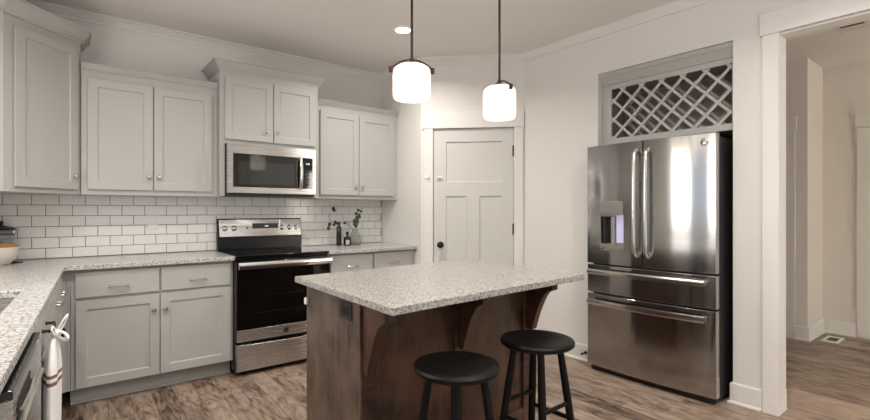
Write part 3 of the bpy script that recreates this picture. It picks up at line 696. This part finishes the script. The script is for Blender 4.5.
# ------------------------------------------------------------------ refrigerator (local frame RIGHT: x = -Y, y = X-3.47)
FX0, FX1 = -2.128, -1.202                        # left / right edge in the photo
def bow(x): return -.182+.024*((x-(FX0+FX1)/2)/((FX1-FX0)/2))**2     # door face bows out
fg = thing('refrigerator', 'stainless french-door refrigerator in the niche below the wine rack', 'refrigerator', ((FX0+FX1)/2, 0, 0), RIGHT)
build('body', MB().box(FX0+.012, FX1-.006, -.095, .60, .03, 1.745).box(FX0+.05, FX1-.05, -.08, .55, .001, .031), 'darkgrey', fg, bevel=.003)
build('toe_grille', MB().box(FX0+.02, FX1-.02, -.135, -.0955, .004, .045), 'blackmatte', fg)
def bowed(name, x0, x1, z0, z1, mat, parent, th=.07, hole=None):
    mb = MB(); n = 14
    xs = [x0+(x1-x0)*i/n for i in range(n+1)]
    if hole is None:
        fr = [(x, bow(x)) for x in xs]+[(x1, -.10), (x0, -.10)]
        mb.prism(fr, z0, z1)
    else:
        hx0, hx1, hz0, hz1 = hole
        for a, b, c, d in [(x0, x1, z0, hz0), (x0, x1, hz1, z1), (x0, hx0, hz0, hz1), (hx1, x1, hz0, hz1)]:
            q = [a+(b-a)*i/n for i in range(n+1)]
            mb.prism([(x, bow(x)) for x in q]+[(b, -.10), (a, -.10)], c, d)
    return build(name, mb, mat, parent, bevel=0 if hole else .004, smooth=True)
seamx = -1.668
hole = (-2.008, -1.812, .955, 1.235)
ld = bowed('door', FX0, seamx-.003, .850, 1.765, 'fridge', fg, hole=hole)
rd = bowed('door', seamx+.003, FX1, .850, 1.765, 'fridge', fg)
md = bowed('drawer', FX0, FX1, .622, .838, 'fridge', fg)
bdw = bowed('drawer', FX0, FX1, .045, .610, 'fridge', fg)
def vhandle(parent, x, sgn):
    y = bow(x); z0, z1 = .93, 1.70
    pts = [(x, y-.004, z0)]+[(x, y-.044-.008*math.sin(PI*t_), z0+.03+(z1-z0-.06)*t_) for t_ in [i/12 for i in range(13)]]+[(x, y-.004, z1)]
    mb = MB().tube(pts, .0155, 12)
    build('handle', mb, 'chromed', parent, smooth=True)
vhandle(ld, seamx-.042, -1); vhandle(rd, seamx+.042, 1)
def hhandle(parent, z):
    x0, x1 = FX0+.035, FX1-.05; n = 16
    mb = MB()
    vs = []
    for i in range(n+1):
        x = x0+(x1-x0)*i/n; y = bow(x)-.050
        for dy, dz in [(-.009, -.019), (-.013, 0), (-.009, .019), (.006, .021), (.008, 0), (.006, -.021)]: vs.append((x, y+dy, z+dz))
    mb.add(vs, [(i*6+j, i*6+(j+1) % 6, (i+1)*6+(j+1) % 6, (i+1)*6+j) for i in range(n) for j in range(6)]+[(0, 1, 2, 3, 4, 5), tuple(range(n*6, n*6+6))[::-1]])
    for x in (x0+.02, x1-.02): mb.box(x-.016, x+.016, bow(x)-.046, bow(x)+.002, z-.012, z+.012)
    build('handle', mb, 'chromed', parent, smooth=True)
hhandle(md, .788); hhandle(bdw, .553)
# water dispenser in the left door
hx0, hx1, hz0, hz1 = hole
dp = MB(); e = .004
for a in [(hx0+.0005, hx0+e, hz0, hz1), (hx1-e, hx1-.0005, hz0, hz1), (hx0+e, hx1-e, hz0, hz0+e), (hx0+e, hx1-e, hz1-e, hz1)]: dp.box(a[0], a[1], bow(a[0])+.002, -.102, a[2], a[3])
dp.box(hx0+e, hx1-e, -.106, -.102, hz0+e, hz1-e)
dsp = build('water_dispenser', dp, 'chrome', ld)
build('control_face', MB().box(hx0+.001, hx1-.001, bow(-1.91)-.004, bow(-1.91)+.012, hz1+.001, hz1+.095), 'chrome', ld, bevel=.003)
build('dispenser_lever', MB().box(hx0+.075, hx0+.095, -.150, -.108, hz0+.03, hz1-.02), 'chromed', dsp, bevel=.003)
build('dark_recess', MB().box(hx0+.012, hx0+.036, -.16, -.108, hz0+.05, hz1-.02), 'blackmatte', dsp, bevel=.003)
build('lit_chute', MB().box(hx0+.108, hx1-.020, -.130, -.108, hz0+.06, hz1-.008), 'ice', dsp, bevel=.003)
build('drip_tray', MB().box(hx0+.03, hx1-.012, -.165, -.108, hz0+.005, hz0+.016), 'chrome', dsp)
xb, zb = -1.272, 1.708
bg = build('badge', MB().lathe([(.024, 0), (.024, .003), (.021, .005), (.001, .005)], (xb, bow(xb)-.0005, zb), (0, -1, 0), 28), 'chromed', rd, smooth=True)
build('badge_letters', text_mesh('GE', .022).map(lambda x, y, z: (x+xb, y+bow(xb)-.0065, z+zb)), 'darkgrey', bg)

# ------------------------------------------------------------------ wine rack cabinet above the fridge
wr = thing('wine_rack', 'grey lattice wine rack cabinet built in above the fridge', 'wine rack', (-1.64, .06, 1.80), RIGHT)
wx0, wx1 = -2.132, -1.163; wz0, wz1 = 1.80, 2.285; ox0, ox1, oz0, oz1 = -2.052, -1.187, 1.845, 2.245
fm = MB()
for a in [(wx0, wx1, wz0, oz0), (wx0, wx1, oz1, wz1), (wx0, ox0, oz0, oz1), (ox1, wx1, oz0, oz1)]: fm.box(a[0], a[1], .06, .08, a[2], a[3])
build('face_frame', fm, 'cab', wr, bevel=.001)
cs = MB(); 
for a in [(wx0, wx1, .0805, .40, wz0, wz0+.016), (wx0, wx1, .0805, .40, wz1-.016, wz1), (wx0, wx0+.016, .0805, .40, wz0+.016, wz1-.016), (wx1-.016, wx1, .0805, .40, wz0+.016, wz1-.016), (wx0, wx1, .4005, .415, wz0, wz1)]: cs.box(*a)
build('case', cs, 'inside', wr)  # case boards brownish grey, darker than the cabinet paint
build('crown_moulding', MB().sweep([(wx0, .06), (wx1, .06)], [(.0005, wz1+.0005), (.008, wz1+.0005), (.010, wz1+.012), (.026, wz1+.036), (.036, wz1+.058), (.042, wz1+.060), (.042, wz1+.092), (.0005, wz1+.092)]), 'cab', wr, smooth=True)
def lattice(yf, th=.012, ww=.019, P=.152):
    mb = MB()
    for sg in (1, -1):
        for k in range(-12, 24):
            # lines z - oz0 = sg*(x - xk)
            xk = ox0+.02+k*P
            p = []
            if sg == 1: xa, xb_ = xk, xk+(oz1-oz0)
            else: xa, xb_ = xk, xk-(oz1-oz0)
            # clip
            def cl(x): return min(max(x, ox0), ox1)
            a = cl(xa); b = cl(xb_)
            if abs(a-b) < .012: continue
            za = oz0+sg*(a-xk); zb_ = oz0+sg*(b-xk)
            d = Vector((b-a, zb_-za)).normalized(); nn = Vector((-d.y, d.x))*ww/2
            y0_, y1_ = (yf, yf+th) if sg == 1 else (yf+.001, yf+th-.001)
            mb.prism([(a+nn.x, za+nn.y), (a-nn.x, za-nn.y), (b-nn.x, zb_-nn.y), (b+nn.x, zb_+nn.y)], y0_, y1_, 'xz')
    return mb
build('lattice', lattice(.064), 'cab', wr); build('rear_lattice', lattice(.30), 'cab', wr)

# ------------------------------------------------------------------ pendants
def pendant(label, x, y, zb, zt, r, rot):
    t = thing('pendant_lamp', label, 'lamp', (x, y, CZ-.001), WORLD, 'pendants over the island')
    build('canopy', MB().lathe([(.001, CZ-.001), (.062, CZ-.001), (.062, CZ-.014), (.05, CZ-.026), (.012, CZ-.034)], (x, y, 0), (0, 0, 1), 28, cap=False), 'bronze', t, smooth=True)
    build('rod', MB().cyl((x, y, zt+.026), (x, y, CZ-.03), .0066), 'bronze', t, smooth=True)
    prof = [(r*.2, zt-.001), (r*.5, zt-.003), (r*.75, zt-.010), (r*.9, zt-.020), (r*.97, zt-.032), (r, zt-.05), (r, zb+.03), (r*.985, zb+.014), (r*.95, zb+.004), (r*.90, zb), (r*.86, zb+.004), (r*.9, zb+.02), (r*.93, zt-.05), (r*.75, zt-.020), (r*.2, zt-.008)]
    sh = build('lamp_shade', MB().lathe(prof, (x, y, 0), (0, 0, 1), 40, cap=False), 'shade', t, smooth=True)
    br = MB(); d = (math.cos(rot), math.sin(rot)); R_ = r+.010
    pts = []
    for i in range(25):
        s = -1+2*i/24
        pts.append((x+d[0]*R_*s, y+d[1]*R_*s, zt+.022-.046*abs(s)**2.2))
    br.tube(pts, .0052, 8)
    for s in (-1, 1):
        cxx, cyy = x+d[0]*R_*s, y+d[1]*R_*s
        br.box(cxx-.007, cxx+.007, cyy-.007, cyy+.007, zt-.042, zt-.014)
        br.cyl((cxx, cyy, zt-.032), (x+d[0]*(r+.001)*s, y+d[1]*(r+.001)*s, zt-.032), .004)
    br.cyl((x, y, zt+.004), (x, y, zt+.03), .011)
    build('yoke', br, 'bronze', t, smooth=True)
    build('bulb', MB().ball((x, y, (zb+zt)/2), .03), M['lens'], t, smooth=True)
pendant('opal glass pendant lamp hanging nearer, left over the island', 1.366, 1.852, 1.810, 1.982, .094, math.radians(-38+8))
pendant('opal glass pendant lamp hanging farther right, before the pantry door', 1.953, 1.813, 1.780, 1.966, .0925, math.radians(-38-62))

# recessed downlight in view
dl = thing('recessed_light', 'round white recessed downlight in the ceiling beside the left pendant', 'light', (2.206, 3.112, CZ-.001))
build('trim_ring', MB().lathe([(.062, CZ-.0005), (.088, CZ-.0005), (.086, CZ-.006), (.066, CZ-.009), (.062, CZ-.0005)], (2.206, 3.112, 0), (0, 0, 1), 36, cap=False), 'white', dl, smooth=True)
build('lens', MB().lathe([(.001, CZ-.0006), (.0618, CZ-.0006), (.06, CZ-.004), (.001, CZ-.005)], (2.206, 3.112, 0), (0, 0, 1), 32, cap=False), 'lens', dl, smooth=True)
downlight((2.206, 3.112, CZ-.012), 16)

# ------------------------------------------------------------------ small things
# white outlet on the tiles
ol = thing('power_outlet', 'white outlet plate on the subway tile backsplash', 'outlet', (.583, YB-.011, 1.165))
build('plate', MB().box(.583-.036, .583+.036, YB-.016, YB-.0112, 1.165-.058, 1.165+.058), 'outlet', ol, bevel=.002)
build('socket', MB().box(.583-.017, .583+.017, YB-.0185, YB-.0162, 1.165-.038, 1.165-.006).box(.583-.017, .583+.017, YB-.0185, YB-.0162, 1.165+.006, 1.165+.038), 'outlet', ol, bevel=.002)
# child latch on the pantry door
single('door_latch', MB().box(.163, .205, -.012, .0035, 1.570, 1.590).box(.163, .178, -.020, -.012, 1.570, 1.590), 'white', 'white plastic child latch stuck on the pantry door', 'latch', (.186, .004, 1.578), DIAG, bevel=.003)
single('latch_keeper', MB().box(.040, .085, -.030, -.0185, 1.572, 1.604).box(.072, .085, -.042, -.030, 1.572, 1.604), 'white', 'white plastic latch keeper on the pantry door casing', 'latch', (.06, -.0185, 1.589), DIAG, bevel=.003)
# spring door stop on the baseboard
ds = thing('door_stop', 'small dark spring door stop on the baseboard beside the fridge', 'door stop', (XR-.0145, 2.235, .075))
build('base', MB().lathe([(.014, 0), (.013, .006), (.006, .009)], (XR-.0145, 2.235, .075), (-1, 0, 0), 16), 'iron', ds, smooth=True)
build('spring', MB().tube([(XR-.024-.045*i/60, 2.235+.005*math.cos(i*.9), .075+.005*math.sin(i*.9)) for i in range(61)], .0018, 6), 'iron', ds, smooth=True)
build('tip', MB().lathe([(.008, 0), (.009, .006), (.007, .012)], (XR-.070, 2.235, .075), (-1, 0, 0), 14), 'iron', ds, smooth=True)
# floor register and ceiling grille in the hall
fv = thing('floor_vent', 'light brown floor register in the hall corner', 'vent', (5.95, 1.13, 0))
vm = MB(); vx0, vx1, vy0, vy1 = 5.80, 6.08, 1.065, 1.195
for a in [(vx0, vx1, vy0, vy0+.025), (vx0, vx1, vy1-.025, vy1), (vx0, vx0+.05, vy0+.025, vy1-.025), (vx1-.05, vx1, vy0+.025, vy1-.025)]: vm.box(a[0], a[1], a[2], a[3], .001, .006)
build('frame', vm, 'outlet', fv); build('grille', MB().box(vx0+.051, vx1-.051, vy0+.026, vy1-.026, .001, .003), 'blackmatte', fv)
cv = thing('ceiling_vent', 'dark slotted ceiling grille in the hall beyond the doorway', 'vent', (5.02, .84, CZ-.001))
vm = MB(); vm.box(4.91, 5.12, .73, .93, CZ-.006, CZ-.0008)
build('frame', vm, 'hall', cv, bevel=.002); build('slot', MB().box(4.95, 4.972, .755, .90, CZ-.010, CZ-.0065), 'iron', cv); build('slot', MB().box(5.04, 5.06, .755, .90, CZ-.009, CZ-.0065), 'hall', cv)

# bottles and vase on the right worktop
ZT = .9145
bx, by = 2.168, 4.155
bo = thing('bottle', 'tall slim black bottle on the worktop beside the range', 'bottle', (bx, by, ZT))
build('body', MB().lathe([(.001, ZT), (.023, ZT), (.025, ZT+.006), (.025, ZT+.165), (.022, ZT+.185), (.013, ZT+.198), (.013, ZT+.214), (.001, ZT+.214)], (bx, by, 0), (0, 0, 1), 28, cap=False), 'bottle', bo, smooth=True)
build('cap', MB().cyl((bx, by, ZT+.2145), (bx, by, ZT+.234), .015), 'blackmatte', bo, smooth=True)
bx2, by2 = 2.243, 4.120
bo = thing('bottle', 'short dark bottle with pale label between tall bottle and vase', 'bottle', (bx2, by2, ZT))
build('body', MB().lathe([(.001, ZT), (.034, ZT), (.037, ZT+.006), (.037, ZT+.070), (.030, ZT+.084), (.012, ZT+.092), (.012, ZT+.100), (.001, ZT+.1)], (bx2, by2, 0), (0, 0, 1), 28, cap=False), 'bottle', bo, smooth=True)
build('stopper', MB().ball((bx2, by2, ZT+.120), .017).cyl((bx2, by2, ZT+.1005), (bx2, by2, ZT+.11), .008), 'blackmatte', bo, smooth=True)
lb = MB(); vv = []
for i in range(9):
    a = math.radians(-128+7*i-28+14); 
    vv += [(bx2+.0376*math.cos(a), by2+.0376*math.sin(a), ZT+.012), (bx2+.0376*math.cos(a), by2+.0376*math.sin(a), ZT+.056)]
lb.add(vv, [(2*i, 2*i+2, 2*i+3, 2*i+1) for i in range(8)])
o = build('label', lb, 'label', bo); sd = o.modifiers.new('solid', 'SOLIDIFY'); sd.thickness = .0006; sd.offset = 1
vx, vy = 2.355, 4.165
single('vase', MB().lathe([(.001, ZT), (.050, ZT), (.058, ZT+.008), (.062, ZT+.04), (.056, ZT+.085), (.038, ZT+.120), (.028, ZT+.135), (.027, ZT+.150), (.031, ZT+.156), (.027, ZT+.157), (.024, ZT+.148), (.025, ZT+.133), (.034, ZT+.118), (.052, ZT+.083), (.058, ZT+.04), (.054, ZT+.012), (.001, ZT+.008)], (vx, vy, 0), (0, 0, 1), 36, cap=False), 'vase', 'frosted clear glass vase holding sprigs, right of the dark bottles', 'vase', (vx, vy, ZT), smooth=True)
def sprig(label, stems, leaves, mat, seed):
    random.seed(seed)
    t = thing('eucalyptus_sprig', label, 'plant', tuple(stems[0][0]), WORLD, 'sprigs in the vase')
    for pts, us in zip(stems, leaves):
        P = [Vector(p) for p in pts]
        def at(u):
            k = min(int(u*(len(P)-1)), len(P)-2); f = u*(len(P)-1)-k; return P[k].lerp(P[k+1], f)
        fine = [at(i/20) for i in range(21)]
        build('stem', MB().tube(fine, [.0024-.0014*i/20 for i in range(21)], 6), 'twig', t, smooth=True)
        for u in us:
            p = at(u); ln = random.uniform(.03, .046); wd = ln*.42
            d = Vector((random.uniform(-1, 1), random.uniform(-.5, .3), random.uniform(-.5, 1))).normalized(); s_v = d.cross(Vector((0, 1, .3))).normalized(); nn = d.cross(s_v)
            mb = MB(); rows = 6; vs = []
            for i in range(rows+1):
                f = i/rows; wv = wd*math.sin(PI*min(f*.93+.04, 1)); c = p+d*ln*f+nn*(.006*math.sin(PI*f))
                vs += [c-s_v*wv, c+nn*.003, c+s_v*wv]
            mb.add(vs, [q for i in range(rows) for q in ((3*i, 3*i+1, 3*i+4, 3*i+3), (3*i+1, 3*i+2, 3*i+5, 3*i+4))])
            lf = build('leaf', mb, mat, t, smooth=True); sd = lf.modifiers.new('solid', 'SOLIDIFY'); sd.thickness = .0008
vb = (vx, vy, ZT+.012)
sprig('leafy eucalyptus sprig leaning right out of the vase', [[(vx+.014, vy, ZT+.012), (vx+.010, vy, ZT+.14), (vx+.0, vy-.02, ZT+.19), (vx+.01, vy-.01, ZT+.26), (vx+.04, vy-.02, ZT+.35)]],
      [[.48, .52, .54, .57, .6, .62, .65, .67, .7, .72, .75, .77, .8, .83, .85, .88, .97, .99]], 'leaf', 3)
sprig('thin eucalyptus sprig arching left from the vase above the tall bottle', [[(vx-.014, vy, ZT+.012), (vx-.010, vy, ZT+.145), (vx-.09, vy+.01, ZT+.215), (vx-.18, vy+.02, ZT+.225), (vx-.25, vy+.02, ZT+.21), (vx-.30, vy+.02, ZT+.185)],
      [(vx-.22, vy+.02, ZT+.221), (vx-.275, vy+.02, ZT+.26), (vx-.285, vy+.02, ZT+.30), (vx-.265, vy+.02, ZT+.33), (vx-.235, vy+.02, ZT+.35)]], [[.48, .6, .7, .78, .84, .88, .92, .96, .99], [.97, .99]], 'leafd', 8)

# bowl, its contents and jar in the left corner
gx, gy = -.318, 4.015
bw = single('bowl', MB().lathe([(.001, ZT), (.050, ZT), (.056, ZT+.004), (.080, ZT+.030), (.098, ZT+.070), (.104, ZT+.112), (.100, ZT+.113), (.094, ZT+.070), (.075, ZT+.033), (.05, ZT+.012), (.001, ZT+.010)], (gx, gy, 0), (0, 0, 1), 40, cap=False), 'ceramic', 'cream ceramic bowl at the left end of the worktop', 'bowl', (gx, gy, ZT), smooth=True)
single('wooden_lid', MB().lathe([(.001, ZT+.1135), (.098, ZT+.1135), (.100, ZT+.118), (.080, ZT+.128), (.04, ZT+.136), (.001, ZT+.138)], (gx, gy, 0), (0, 0, 1), 36, cap=False), 'wood', 'golden wooden lid resting on the cream bowl', 'lid', (gx, gy, ZT+.1135), smooth=True)
jx, jy = -.325, 4.226
jr = thing('storage_jar', 'clear glass storage jar with dark iron lid behind the cream bowl', 'jar', (jx, jy, ZT))
build('body', MB().lathe([(.001, ZT), (.070, ZT), (.074, ZT+.006), (.074, ZT+.20), (.066, ZT+.215), (.063, ZT+.215), (.070, ZT+.198), (.070, ZT+.010), (.001, ZT+.008)], (jx, jy, 0), (0, 0, 1), 36, cap=False), 'glass', jr, smooth=True)
build('lid', MB().lathe([(.001, ZT+.2155), (.080, ZT+.2155), (.082, ZT+.220), (.078, ZT+.226), (.045, ZT+.238), (.020, ZT+.246), (.001, ZT+.247)], (jx, jy, 0), (0, 0, 1), 36, cap=False), 'iron', jr, smooth=True)
build('knob', MB().ball((jx, jy, ZT+.262), .016), 'iron', jr, smooth=True)
build('wire_band', MB().tube([(jx+.076*math.cos(a*PI/18), jy+.076*math.sin(a*PI/18), ZT+.185) for a in range(36)], .0022, 6, True), 'iron', jr, smooth=True)
single('bowl_shadow_disc', MB().lathe([(.001, .9142), (.030, .9142), (.032, .9160), (.030, .922), (.001, .922)], (-.232, 4.085, 0), (0, 0, 1), 24, cap=False), 'iron', 'small dark disc standing in for the shadow at the foot of the cream bowl', 'shadow', (-.232, 4.085, .9142), smooth=True)  # dark disc in place of the shadow at the bowl foot

for o in SC.objects:
    if '_o' in o: del o['_o']
